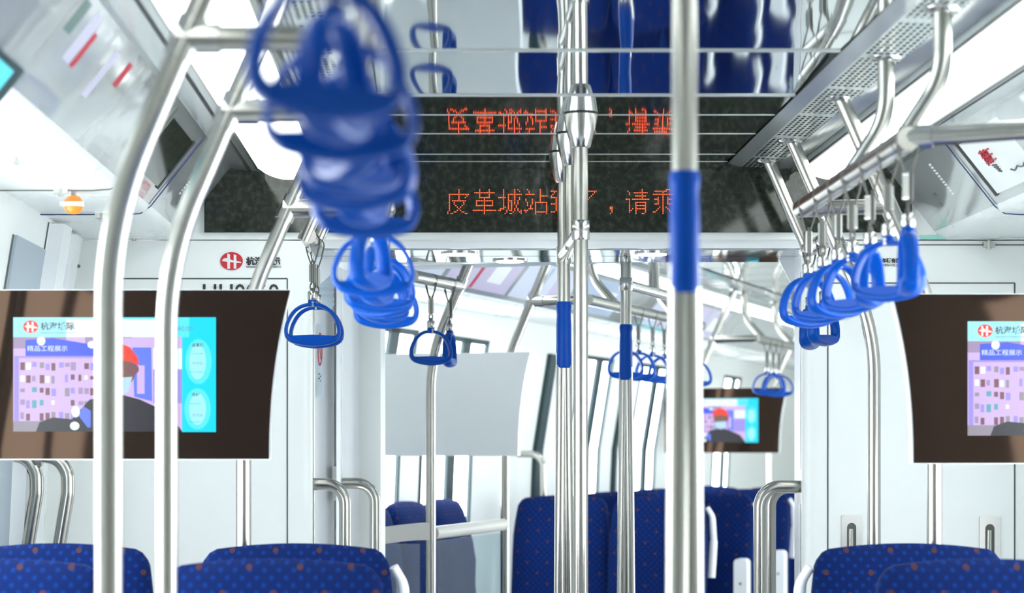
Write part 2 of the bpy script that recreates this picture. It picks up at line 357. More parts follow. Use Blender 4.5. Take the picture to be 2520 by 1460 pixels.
# dark fascia with LED display
t = thing(F1, 'led_display', 'dark glass destination display with red dot letters above the gangway opening', 'display', 0, BY-.02, .69)
p = MB(); p.box((-.97, 0, -.094), (.97, .02, .115)); part(t, 'glass_cover', p, 'fascia', 'dark speckled glass cover')
G = {'pi': '.......#........|.......#........|.......#........|.#############..|.#.....#....#...|.#.....#...#....|.#.....#........|.#.#########....|.#..#.....#.....|.#..#.....#.....|.#...#...#......|.#....#.#.......|.#.....#........|.#....#.#.......|#...##...##.....|#.##.......##...',
'ge': '....#.....#.....|....#.....#.....|.#############..|....#.....#.....|....#.....#.....|....#######.....|.......#........|..###########...|..#....#....#...|..#....#....#...|..###########...|.......#........|.......#........|###############.|.......#........|.......#........',
'cheng': '...#......#.#...|...#......#..#..|...#......#.....|...#..#########.|...#..#...#.....|#####.#...#..#..|...#..#...#..#..|...#..###.#.#...|...#..#.#.#.#...|...#..#.#.#.#...|...#..#.#..#....|...##.#.#..#....|.###..#.#.#.#...|##...#.##.#.#.#.|.....#...#...##.|....#..##.....#.',
'zhan': '..#.......#.....|...#......#.....|...#......#.....|.######...#.....|..........#####.|..........#.....|.#...#....#.....|.#...#....#.....|..#..#.########.|..#..#.#......#.|..#.#..#......#.|....#..#......#.|...###.#......#.|###....#......#.|.#.....########.|.......#......#.',
'dao': '.............#..|.#######.....#..|...#......#..#..|..#..#....#..#..|.#....#...#..#..|.#######..#..#..|....#..#..#..#..|....#.....#..#..|....#.....#..#..|.######...#..#..|....#.....#..#..|....#.....#..#..|....#........#..|....###......#..|.###.......#.#..|............#...',
'le': '................|.#############..|............#...|...........#....|..........#.....|.........#......|.......##.......|.......#........|.......#........|.......#........|.......#........|.......#........|.......#........|.......#........|.....#.#........|......#.........',
'comma': '................|................|................|................|................|................|................|................|................|................|................|......##........|......##........|.......#........|.......#........|......#.........',
'qing': '..........#.....|.#........#.....|..#..#########..|..#.......#.....|......#######...|..........#.....|###.###########.|..#.............|..#...#######...|..#...#.....#...|..#...#######...|..#...#.....#...|..#.#.#######...|..##..#.....#...|..#...#.....#...|......#...##....',
'cheng2': '.........###....|..########......|.......#........|.#############..|.......#........|....#..#..#.....|..###..#..###...|....#..#..#.....|....#..#..#....#|..###..#..######|.......#........|.....#.#.#......|....#..#..#.....|...#...#...#....|.##....#....##..|.......#........'}
dots = MB(); pitch = .00437
for gi, key in enumerate(['pi', 'ge', 'cheng', 'zhan', 'dao', 'le', 'comma', 'qing', 'cheng2']):
    for r, row in enumerate(G[key].split('|')):
        for c, ch in enumerate(row):
            if ch == '#':
                x = U(1102) + (gi*16+c)*pitch; z = H(469) - r*pitch - .69
                dots.add([(x+.0016*math.cos(2*PI*k/6), -.0008, z+.0016*math.sin(2*PI*k/6)) for k in range(6)], [tuple(range(5, -1, -1))])
part(t, 'dot_lettering', dots, 'led', 'glowing orange red dot characters')

# wall stickers
def logo(parent, x, z, s, y=-.001, rm='red', wm='paper'):
    a = MB(); n = 32
    a.prism([(x+1.25*s*math.cos(2*PI*k/n), z+s*math.sin(2*PI*k/n)) for k in range(n)], y, y+.001, 1)
    o = part(parent, 'emblem', a, rm, 'red oval emblem')
    q = MB()
    q.prism([(x-.46*s, z-.86*s), (x-.16*s, z-.86*s), (x-.16*s, z+.72*s), (x-.46*s, z+.86*s)], y-.0006, y)
    q.prism([(x+.24*s, z-.84*s), (x+.54*s, z-.84*s), (x+.54*s, z+.66*s), (x+.24*s, z+.76*s)], y-.0006, y)
    q.prism([(x-1.08*s, z), (x-.5*s, z-.08*s), (x+1.06*s, z-.24*s), (x+1.06*s, z-.10*s), (x+.1*s, z+.10*s), (x-.5*s, z+.34*s), (x-.85*s, z+.30*s)], y-.0007, y)
    mk('emblem_strokes', q.mesh('emblem_strokes', wm), o); return o
t = thing(F1, 'wall_sign', 'red oval emblem and black Chinese lettering on left bulkhead above the left screen', 'sign', U(570), BY-.002, H(643))
logo(t, 0, 0, 22.3/894)
mk('lettering', text_mesh('杭海城际', .0235, 'ink', bold=.0009, sx=1.0), t, (36/894, -.001, -8/894))
mk('small_lettering', text_mesh('HANGZHOU-HAINING INTERCITY', .0062, 'ink', bold=.0001), t, (36/894, -.001, -16/894))
t = thing(F1, 'wall_sign', 'maker lettering with red mark on right bulkhead, partly hidden by strap handles', 'sign', U(2085), BY-.002, H(640))
a = MB(); a.tube([(.009*math.cos(k*.5), 0, .009*math.sin(k*.5)) for k in range(1, 12)], .0028, 6); part(t, 'red_mark', a, 'red')
mk('lettering', text_mesh('中车南京浦镇车辆有限公司', .0132, 'ink', bold=.0005), t, (13/894, -.001, -6/894))
mk('small_lettering', text_mesh('CRRC NANJING PUZHEN CO.,LTD.', .0085, 'ink', bold=.0001, sx=1.05), t, (13/894, -.001, -12/894-.004))
t = solo(F1, 'carriage_number', MB().box((0, 0, 0), (.001, .0005, .001)), 'paper', 'black carriage number on left bulkhead panel, mostly hidden behind the left screen', 'sign', U(496), BY-.002, H(697))
mk('lettering', text_mesh('HH0060', .062, 'ink', bold=.0005, sx=1.0), t, (0, -.001, -.046))

# recessed pulls and locks on the bulkhead
def pull(px, py, label):
    t = thing(F1, 'flush_pull', label, 'door pull', U(px), BY-.003, H(py))
    a = MB(); w_ = .028
    a.rbox((-w_, -.002, -.16), (w_, .004, .055), .004); part(t, 'plate', a, 'steel2')
    c = MB(); n = 12; r = .0125
    pr = [(r*math.cos(PI*k/n), .022+r*math.sin(PI*k/n)) for k in range(n+1)] + [(-r, -.14), (r, -.14)]
    c.prism(pr, -.0032, -.002); part(t, 'recess', c, 'seam', 'dark recess')
    d = MB(); d.tube([(-.002, -.004, -.14), (-.002, -.004, .018)], .0075, 12); part(t, 'bar', d, 'steel')
pull(2095, 1318, 'flush steel pull on right bulkhead, nearer the gangway')
pull(2435, 1321, 'flush steel pull on right bulkhead near the picture edge, below the right screen')
def lock(F, u, v, h, label, horiz=True, r=.007):
    t = thing(F, 'panel_lock', label, 'panel lock', u, v, h)
    a = MB(); a.box((-.016, -.005, -.007), (.016, .006, .007)); part(t, 'body', a, 'chrome')
    c = MB(); c.lathe((0, 0, 0), [(.006, -.012), (.006, .012)], 12); part(t, 'stud', c, 'steel2')
lock(F1, U(330), BY-.008, H(583), 'small chrome panel lock at the top seam of the left bulkhead')
lock(F1, U(2432), BY-.008, H(603), 'small chrome panel lock at the top seam of the right bulkhead')
for v, px, lab in ((5.58, 250, 'small chrome lock under the left cove beside the dark seam'), (5.05, 150, 'small chrome lock under the left cove next to the orange lamp'),
                   (4.5, 42, 'small chrome lock under the left cove nearest the camera')):
    lock(F1, U(px, v), v, .575, lab)
t = thing(F1, 'round_lock', 'small round chrome lock on right bulkhead beside the bent pole', 'panel lock', U(2083), BY-.004, H(775))
a = MB(); n = 20; a.prism([(.012*math.cos(2*PI*k/n), .012*math.sin(2*PI*k/n)) for k in range(n)], -.003, .003); part(t, 'rim', a, 'chrome')
a = MB(); a.prism([(.006*math.cos(2*PI*k/n), .006*math.sin(2*PI*k/n)) for k in range(n)], -.005, -.003); part(t, 'cylinder', a, 'steel2')

# seams and small fittings on the coves
def cove_seam(sgn, v, nm, m):
    s = MB(); pr = [(-1.305, .5785), (-1.10, .5785), (-1.06, .581), (-1.037, .599), (-.908, .762)]
    d = (.0015, -.0015)
    pts = [(sgn*(x+ (.002 if i > 2 else 0)), v + (.0 if i > 2 else 0), z-.002) for i, (x, z) in enumerate(pr)]
    s.tube(pts, .0016, 6); struct(F1, nm, s, m)
cove_seam(1, 5.58, 'trim_10', 'seamblue'); cove_seam(-1, 5.58, 'trim_11', 'seamblue')
cove_seam(1, 5.06, 'trim_12', 'seam')
def face_pt(sgn, t, v, off=.003):
    x = -1.037+.129*t; z = .60+.163*t; return Vector((sgn*(x+off*.78), v, z-off*.62))
def face_quad(mb, sgn, t0, t1, v0, v1, off, mi=0):
    vs = [face_pt(sgn, *q, off=o_) for o_ in (0, off) for q in ((t0, v0), (t1, v0), (t1, v1), (t0, v1))]
    mb.add(vs, [(0,1,2,3),(7,6,5,4),(0,4,5,1),(1,5,6,2),(2,6,7,3),(3,7,4,0)], mi)
t = thing(F1, 'route_screen', 'dark glass route screen set into the sloped cove on the left', 'display')
a = MB(); face_quad(a, 1, .22, .88, 5.10, 5.49, .003); part(t, 'glass', a, 'fascia')
a = MB(); face_quad(a, 1, .20, .90, 5.49, 5.515, .004); part(t, 'end_bar', a, 'black')
t = thing(F1, 'route_map', 'white route map with red emblem on the sloped cove at the right edge', 'sign')
a = MB(); face_quad(a, -1, .12, .90, 5.10, 5.49, .003); part(t, 'sheet', a, 'paper')
a = MB(); face_quad(a, -1, .10, .92, 5.49, 5.515, .004); part(t, 'end_bar', a, 'black')
a = MB()
for k in range(5):
    v = 5.33+.012*k; a.tube([face_pt(-1, .52+.012*math.sin(q*2+k)+.05*q*.3+(k % 2)*.02, v+.006*math.sin(q*1.7), .005) for q in range(-3, 9)], .0022, 5)
for k in range(3): a.tube([face_pt(-1, .5+.07*k, 5.30+.1*q, .005) for q in (0, .5, .9)], .002, 5)
part(t, 'red_emblem', a, 'inkred', 'red flower like emblem')
a = MB()
a.tube([face_pt(-1, .30+.02*math.sin(q*1.9), 5.12+.02*q, .0045) for q in range(8)], .0016, 5); a.tube([face_pt(-1, .86+.02*math.sin(q*2.3), 5.28+.025*q, .0045) for q in range(9)], .0016, 5)
for k in range(4): a.tube([face_pt(-1, .34+.03*k, 5.33, .0045), face_pt(-1, .36+.03*k, 5.35+.004*k, .0045)], .002, 5)
part(t, 'wavy_lines', a, 'ink')
for sgn, lab in ((1, 'row of tiny white letters on the left sloped cove'), (-1, 'row of tiny white letters and two dark marks on the right sloped cove')):
    t = thing(F1, 'cove_lettering', lab, 'lettering')
    a = MB()
    for k in range(11): face_quad(a, sgn, .34+.045*k, .34+.045*k+.03, 5.83, 5.85, .0008)
    part(t, 'white_characters', a, 'paper')
    if sgn < 0:
        a = MB(); face_quad(a, sgn, .42, .47, 5.98, 6.02, .0008); face_quad(a, sgn, .28, .33, 6.0, 6.03, .0008); part(t, 'dark_marks', a, 'seam')
t = thing(F1, 'door_screen', 'lit door display on the left sloped cove at the picture edge', 'display')
a = MB(); face_quad(a, 1, -.16, .16, 3.3, 3.74, .006); part(t, 'housing', a, 'tealframe')
a = MB(); face_quad(a, 1, -.10, .10, 3.34, 3.68, .0075); part(t, 'lit_image', a, 'e_cyan')
t = thing(F1, 'cove_ad_image', 'blurred ad reflections painted as red and violet streaks on the near left sloped cove', 'poster')  # coloured streaks paint the smeared ad reflections in the glossy cove
a = MB(); face_quad(a, 1, .30, .95, 3.75, 4.55, .0015); part(t, 'sheet', a, 'slope')
for q in ((.45, .80, 3.98, 4.01), (.62, .88, 4.36, 4.40)):
    a = MB(); face_quad(a, 1, *q, .0025); part(t, 'red_reflection', a, 'inkred')
M['reflect_lilac'] = mat('reflection_violet', (.52, .50, .62), .2); M['reflect_green'] = mat('reflection_deep_green', (.10, .17, .15), .2)
a = MB(); face_quad(a, 1, .45, .93, 3.90, 3.97, .002); part(t, 'violet_reflection', a, 'reflect_lilac')
a = MB(); face_quad(a, 1, .62, .93, 3.78, 3.84, .002); part(t, 'green_reflection', a, 'reflect_green')
a = MB(); face_quad(a, 1, .35, .85, 4.2, 4.25, .002); part(t, 'lilac_reflection', a, 'reflect_lilac')
for k, (c0, c1, v0, v1, m_) in enumerate(((.1, .95, 1.1, 1.9, 'e_print1'), (.1, .95, 1.95, 2.7, 'e_print2'), (.1, .95, 2.75, 3.5, 'e_print1'), (.1, .95, 3.55, 4.3, 'e_print3'), (.1, .95, 4.9, 5.7, 'e_print1'), (.1, .95, 5.75, 6.5, 'e_print2'))):
    if k == 0:
        M['e_print1'] = mat('print_pale', (.62, .66, .78), .2); M['e_print2'] = mat('print_lilac', (.55, .50, .66), .2); M['e_print3'] = mat('print_bluegrey', (.42, .50, .66), .2); M['e_green'] = mat('print_green', (.12, .20, .17), .2)
    t = thing(F2, 'cove_ad_image', '%s printed poster on the far carriage cove, %s from the gangway' % (('pale', 'lilac', 'pale', 'blue grey', 'pale', 'lilac')[k], ('first', 'second', 'third', 'fourth', 'fifth', 'sixth')[k]), 'poster', group='posters on the far carriage cove')
    a = MB(); face_quad(a, 1, c0, c1, v0, v1, .0015); part(t, 'sheet', a, m_)
    a = MB(); face_quad(a, 1, .12, .9, v0+.3, v0+.33, .0025); part(t, 'stripe', a, 'inkred' if k in (1, 4) else 'e_print3')
    a = MB(); face_quad(a, 1, .3, .7, v0+.45, v0+.62, .0025); part(t, 'photo_block', a, 'e_print2' if k % 2 == 0 else 'paper')
# pale teal tape at the right corner
a = MB(); a.box((U(2262), BY-.010, H(590)), (U(2325), BY-.0055, H(580))); solo(F1, 'protective_tape', a, 'teal', 'pale teal strip at the lower right corner of the dark display', 'tape')

# left wall: door frame strips, lamp
g = MB()
def wall_strip(mb, v0, v1, h0, h1, off, mi=0, sgn=1):
    hs = [h0] + [h for h in (-.45, 0) if h0 < h < h1] + [h1]
    for a_, c_ in zip(hs, hs[1:]):
        vs = [(sgn*(wall_u(h)+o_), v, h) for o_ in (0, off) for v, h in ((v0, a_), (v1, a_), (v1, c_), (v0, c_))]
        mb.add(vs, [(0,1,2,3),(7,6,5,4),(0,4,5,1),(1,5,6,2),(2,6,7,3),(3,7,4,0)], mi)
wall_strip(g, 5.74, 5.86, -1.4, .57, .035, 0); wall_strip(g, 6.02, 6.12, -1.4, .57, .02, 0); wall_strip(g, 5.70, 5.705, -1.4, .57, .003, 1)
wall_strip(g, 6.19, 6.194, -1.4, .50, .003, 1); wall_strip(g, 5.28, 5.29, -1.4, .5, .003, 1); wall_strip(g, 6.12, 6.25, .50, .506, .006, 1)
wall_strip(g, 5.30, 5.69, -1.3, .50, .008, 2); wall_strip(g, 5.88, 6.0, .2, .205, .004, 1)
struct(F1, 'door_1', g, ['white2', 'seam', 'grey'])
t = thing(F1, 'indicator_lamp', 'round orange indicator lamp with a pale bar at upper left wall', 'lamp', U(181, 5.1), 5.1, H(504, 5.1))
a = MB(); a.lathe((0, 0, 0), [(.004, -.021), (.014, -.018), (.021, -.008), (.0225, 0), (.021, .008), (.014, .018), (.004, .021)], 20); part(t, 'lens', a, 'orange')
a = MB(); a.box((-.028, -.024, -.005), (.028, .0, .005)); part(t, 'guard_bar', a, 'beige')
a = MB(); a.tube([(0, 0, .018), (0, 0, .075)], .006, 8); part(t, 'stem', a, 'steel')
m_ = MB(); wall_strip(m_, 6.035, 6.075, .31, .46, .0135); solo(F1, 'wall_sticker', m_, 'teal', 'pale green vertical sticker on left wall beside the door seal', 'sticker')
# curved door grab rails under the left screen
for px, dx, lab in ((88, 0, 'curved steel grab rail at far left under the screen'), (165, 1, 'curved steel grab rail left of the near blurred pole, under the screen')):
    Y = 5.75; s = FPX/Y; t = thing(F1, 'door_grab_rail', lab, 'grab rail', 0, 0, 0)
    q = [(px-65, 1120), (px-20, 1130), (px+2, 1165), (px+2, 1215), (px-12, 1300), (px-25, 1380), (px-40, 1480), (px-60, 1700)]
    pts = fillet([(U(x, Y), Y, H(y, Y)) for x, y in q], .06, 5)
    a = MB(); a.tube(pts, .0175, 14); part(t, 'rail', a, 'steel')
    a = MB(); a.tube([(pts[0][0]-.01, Y, pts[0][2]), (pts[0][0]+.004, Y, pts[0][2])], .03, 14); part(t, 'flange', a, 'steel2')

# ------------------------------------------------------------------ gangway between the carriages
def wpx(px, Y): return (px-1070)/FPX*Y
pl = [(-.367, 6.31), (-.367, 6.72), (wpx(778, 6.78), 6.78)]
def wallpoly(nm, pts, h0, h1, m, th=.012):
    mb = MB()
    for (x0, y0), (x1, y1) in zip(pts, pts[1:]):
        d = Vector((x1-x0, y1-y0)).normalized(); n_ = Vector((-d.y, d.x))*th
        mb.add([(x0, y0, h0), (x1, y1, h0), (x1, y1, h1), (x0, y0, h1), (x0+n_.x, y0+n_.y, h0), (x1+n_.x, y1+n_.y, h0), (x1+n_.x, y1+n_.y, h1), (x0+n_.x, y0+n_.y, h1)],
               [(0,1,2,3),(7,6,5,4),(0,4,5,1),(1,5,6,2),(2,6,7,3),(3,7,4,0)])
    o = mk(nm, mb.mesh(nm, m)); o.location.z = CAMH; return tag(o, kind='structure')
wallpoly('wall_gangway', [(wpx(748, 6.32), 6.32), (wpx(773, 6.62), 6.62)], -1.42, .56, 'white2')
wallpoly('wall_gangway', [(wpx(774, 6.74), 6.74), (wpx(822, 6.90), 6.90), (wpx(826, 6.97), 6.97)], -1.42, .56, 'white2')
wallpoly('wall_gangway', [(wpx(838, 6.80), 6.80), (wpx(842, 6.86), 6.86), (wpx(914, 7.10), 7.10), (wpx(700, 7.3), 7.3)], -1.42, .545, 'white2')
wallpoly('wall_gangway', [(1.043, 6.31), (1.043, 6.60), (1.30, 6.62)], -1.42, .56, 'white2', -.012)
wallpoly('wall_gangway', [(1.05, 6.62), (1.15, 7.0), (1.9, 6.75)], -1.42, .56, 'white2', -.012)
# polycarbonate edge strips
for px, Y, nm in ((759, 6.45, 'trim_13'), (823, 6.93, 'trim_14'), (1975, 6.40, 'trim_15')):
    a = MB(); x = wpx(px, Y); a.tube([(x, Y, CAMH-1.42), (x, Y, CAMH+.5)], .006, 8); a.tube([(x+.014, Y+.01, CAMH-1.42), (x+.014, Y+.01, CAMH+.5)], .004, 8)
    tag(mk(nm, a.mesh(nm, 'chrome')), kind='structure')
wallpoly('wall_gangway', [(-1.15, 6.32), (-1.09, 7.22)], -1.42, 1.06, 'grey')
a = MB(); a.prism([(-1.3, 6.25), (2.1, 6.1), (2.1, 6.35), (-1.2, 7.5)], 1.055, 1.085, 2); tag(mk('ceiling_gangway', a.mesh('ceiling_gangway', 'grey')), kind='structure').location.z = CAMH
# ceiling of the gangway
a = MB(); a.prism([(-.40, 6.30), (1.08, 6.30), (1.12, 6.74), (-.40, 6.74)], .558, .62, 2); 
a.add([(-.40, 6.30, .578), (1.08, 6.30, .578), (1.08, 6.32, .558), (-.40, 6.32, .558)], [(0, 1, 2, 3)])
o = tag(mk('ceiling_gangway', a.mesh('ceiling_gangway', 'white2')), kind='structure'); o.location.z = CAMH
a = MB(); a.prism([(-.40, 6.335), (1.08, 6.335), (1.08, 6.52), (-.40, 6.52)], .555, .5575, 2); a.prism([(-.40, 6.53), (1.08, 6.53), (1.08, 6.73), (-.40, 6.73)], .555, .5575, 2)
tag(mk('trim_16', a.mesh('trim_16', 'mirror')), kind='structure').location.z = CAMH
# far carriage header and jambs beyond the gangway
a = MB(); a.box((-1.5, .58, .565), (1.5, .62, 1.05)); a.box((-1.5, .58, -1.42), (-.74, .62, .565)); a.box((.85, .58, -1.42), (1.5, .62, .565)); struct(F2, 'wall_gangway', a, 'white')
a = MB(); a.prism([(-.45, 6.74), (1.2, 6.74), (1.5, 7.0), (1.0, 7.15), (-.45, 7.75)], .60, .63, 2); tag(mk('ceiling_gangway', a.mesh('ceiling_gangway', 'grey')), kind='structure').location.z = CAMH
for px, py, Y, lab in ((1130, 604, 6.42, 'left round downlight in the gangway ceiling'), (1605, 604, 6.42, 'right round downlight in the gangway ceiling, beside the near grip'), (1255, 640, 6.66, 'far round downlight at the inner edge of the gangway ceiling')):
    t = thing(F1, 'downlight', lab, 'ceiling light', U(px, Y), Y, .553)
    a = MB(); a.lathe((0, 0, 0), [(.052, .003), (.052, -.002)], 28); part(t, 'rim', a, 'chrome')
    a = MB(); a.lathe((0, 0, 0), [(.040, -.0015), (.040, -.0045)], 28); part(t, 'lens', a, 'downlight')
# gussets and bellows in the upper corners
for L, side in (((782, 868, 780, 600, 705), 'left'), ((1962, 1905, 1965, 610, 720), 'right')):
    Y = 6.64; x0, x1, x2, y0, y1 = L
    t = thing(F1, 'corner_gusset', 'white triangular plate in the upper %s corner of the gangway' % side, 'bracket')
    a = MB(); pr = [(U(x2, Y), H(y0, Y)), (U(x1, Y), H(y0+5, Y)), (U(x2, Y)+(U(x1, Y)-U(x2, Y))*.35, H(y1-28, Y)), (U(x2, Y), H(y1, Y))]
    a.prism(pr, Y, Y+.012); part(t, 'plate', a, 'white2')
    t = thing(F1, 'gangway_bellows', 'grey ribbed bellows below the gusset on the %s side of the gangway' % side, 'bellows')
    a = MB(); Yb = 6.69; xa, xb = (784, 820) if side == 'left' else (1948, 1985); pr = []
    for k in range(33):
        y = 640+k*3.75; pr.append((U(xb if side == 'left' else xa, Yb)+(.0035*math.sin(k*PI/2))*(1 if side == 'left' else -1), H(y, Yb)))
    pr += [(U(xa if side == 'left' else xb, Yb), pr[-1][1]), (U(xa if side == 'left' else xb, Yb), pr[0][1])]
    a.prism(pr, Yb, Yb+.03, sm=True)
    for k in range(9): a.tube([(U(xa, Yb), Yb-.001, H(662+k*9, Yb)), (U(xb, Yb), Yb-.001, H(662+k*9, Yb))], .0018, 6)
    part(t, 'ribs', a, 'grey')
# sticker with red no-leaning sign
t = thing(F1, 'warning_sticker', 'narrow translucent sticker with a red circle on the left gangway panel', 'sticker', U(787, 6.755), 6.752, H(885, 6.755), rz=.28)
a = MB(); a.box((-.0085, -.002, -.11), (.0085, -.001, .105)); part(t, 'film', a, 'grey')
a = MB(); a.tube([(.006*math.cos(2*PI*k/24), -.003, .03+.048*math.sin(2*PI*k/24)) for k in range(24)], .0014, 6, closed=True); a.tube([(-.003, -.003, .06), (.003, -.003, 0)], .001, 6); part(t, 'red_ring', a, 'inkred')
a = MB()
for k in range(4): a.box((-.005+.003*(k % 2)*1.6, -.003, -.045-.007*k), (.0+.003*(k % 2), -.002, -.041-.007*k))
part(t, 'characters', a, 'seam')
# grab rails in the gangway
def gang_rail(px0, px1, py, Y, label, sgn):
    t = thing(F1, 'gangway_grab_rail', label, 'grab rail', 0, 0, 0)
    a = MB(); a.tube(fillet([(U(px0, Y), Y, H(py, Y)), (U(px1, Y), Y, H(py, Y)), (U(px1, Y), Y, -.95), (U(px0, Y), Y, -.95)], .085, 10), .0172, 18); part(t, 'rail', a, 'steel')
    a = MB(); a.box((U(px0, Y)-.008, Y-.03, H(py+42, Y)), (U(px0, Y)+.008, Y+.03, H(py-42, Y))); a.box((U(px0, Y)-.008, Y-.03, -1.0), (U(px0, Y)+.008, Y+.03, -.90)); part(t, 'mounting_plate', a, 'steel2')
gang_rail(750, 849, 1192, 6.36, 'curved steel grab rail at left of the gangway, nearer one', 1)
gang_rail(828, 923, 1190, 6.86, 'curved steel grab rail at left of the gangway, farther one', 1)
gang_rail(1975, 1869, 1198, 6.36, 'curved steel grab rail at right of the gangway, nearer one', -1)
gang_rail(1992, 1895, 1200, 6.56, 'curved steel grab rail at right of the gangway, just behind the first', -1)
solo(F1, 'door_stop', MB().lathe((0, 0, 0), [(.004, -.012), (.009, -.010), (.009, .010), (.004, .012)], 14), 'chrome', 'small chrome stud on the white gangway panel left of the blank screen', 'door stop', U(911, 7.0), 7.0, H(802, 7.0))

# ------------------------------------------------------------------ overhead rails, poles, hangers
RH = .535; CH = .775; R = .0168
def side_pole(F, sgn, v, label, floor=True, low=None):
    t = thing(F, 'seat_pole', label, 'grab pole', sgn*.762, v, -1.42)
    o = Vector((sgn*.762, 0, -1.42))
    top = (sgn*.552, 0, CH+.01); mid = (sgn*.662, 0, RH)
    bend = (sgn*.762, 0, .30); a = MB()
    pts = fillet([top, mid, bend, (sgn*.762, 0, -1.42)] if floor else [top, (sgn*.667, 0, RH-.012)], .55, 10)
    a.tube([Vector(p)-o for p in pts], R, 16); part(t, 'tube', a, 'steel')
    a = MB(); a.lathe((top[0]-o[0], 0, CH+.003-o[2]), [(.032, 0), (.03, -.008), (.02, -.012)], 18); part(t, 'ceiling_flange', a, 'chrome')
    if floor:
        a = MB(); d = Vector((top[0]-mid[0], 0, top[2]-mid[2])).normalized(); m_ = Vector(mid)-o
        a.tube([m_-d*.028, m_+d*.028], .0205, 16); part(t, 'joint_collar', a, 'chrome')
        a = MB(); a.lathe((0, 0, 0), [(.04, 0), (.038, .01), (.02, .016)], 18); part(t, 'floor_flange', a, 'chrome')
    return t
def cross_rail(F, u0, u1, v0, v1, label, h=RH, h1=None):
    h1 = h if h1 is None else h1; c = Vector((u0, v0, h))
    t = thing(F, 'cross_rail', label, 'overhead rail', u0, v0, h)
    a = MB(); a.tube([Vector((u0, v0, h))-c, Vector((u1, v1, h1))-c], R, 16); part(t, 'tube', a, 'steel')
    a = MB(); d = (Vector((u1, v1, h1))-c).normalized(); a.tube([d*-.012, d*.045], .0205, 16); part(t, 'end_socket', a, 'chrome')
    return t
def long_rail(F, u, v0, v1, label, hangers=(), sgn=1, name='overhead_rail'):
    c = Vector((u, v0, RH)); t = thing(F, name, label, 'overhead rail', u, v0, RH)
    a = MB(); a.tube([(0, -.01, 0), (0, v1-v0+.01, 0)], R*1.22, 18); part(t, 'rail', a, 'steel')
    for v in hangers:
        a = MB(); x = sgn*.552-u
        a.tube(fillet([(x, v-v0, CH-RH+.01), (x, v-v0, .115), (0, v-v0, .0)], .16, 10), R, 16); h_ = part(t, 'hanger', a, 'steel')
        a = MB(); a.lathe((x, v-v0, CH-RH+.003), [(.034, 0), (.032, -.008), (.02, -.012)], 18); mk('flange', a.mesh('flange', 'chrome'), h_)
        a = MB(); a.tube([(0, v-v0-.03, 0), (0, v-v0+.03, 0)], .0215, 16); mk('clamp', a.mesh('clamp', 'chrome'), h_)
    return t
# near carriage, right side
long_rail(F1, .477, 3.92, 5.04, 'overhead rail on the right with two curved hangers and seven strap handles', (3.99, 4.49), 1)
cross_rail(F1, .477, .662, 5.04, 5.01, 'short cross rail at the far end of the right strap rail')
cross_rail(F1, .477, 1.02, 3.93, 3.70, 'overhead cross rail running out to the right edge of the picture', RH+.004, RH+.012)
side_pole(F1, 1, 5.01, 'bent steel pole holding the right hand screen')
side_pole(F1, 1, 5.70, 'bent steel pole standing against the right bulkhead between the pulls')
side_pole(F1, 1, 6.10, 'short slanted steel ceiling strut at far right beside the bulkhead', False)
long_rail(F1, .660, 5.70, 6.10, 'short overhead rail by the right bulkhead with two straps')
# near carriage, left side
side_pole(F1, -1, 5.05, 'bent steel pole holding the left hand screen')
cross_rail(F1, -.662, -.445, 5.05, 5.05, 'cross rail from the left screen pole to the strap rail')
side_pole(F1, -1, 5.70, 'slanted steel ceiling strut ending above the left pair of straps', False)
side_pole(F1, -1, 6.08, 'slanted steel ceiling strut closest to the left bulkhead', False)
long_rail(F1, -.655, 5.70, 6.08, 'short overhead rail left of the gangway with two straps')
long_rail(F1, -.445, 3.62, 5.05, 'left overhead rail behind the blurred straps', (), -1)
side_pole(F1, -1, 3.60, 'blurred bent steel pole, second from the left, in front of the left screen')
cross_rail(F1, -.662, -.445, 3.60, 3.61, 'blurred cross rail at the top of the second pole from left')
side_pole(F1, -1, 2.96, 'blurred bent steel pole at far left in front of the left screen')
cross_rail(F1, -.662, -.425, 2.96, 2.96, 'blurred cross rail at the top of the far left pole')
long_rail(F1, -.425, 1.6, 2.96, 'near left overhead rail above the picture, carrying the blurred straps', (), -1)
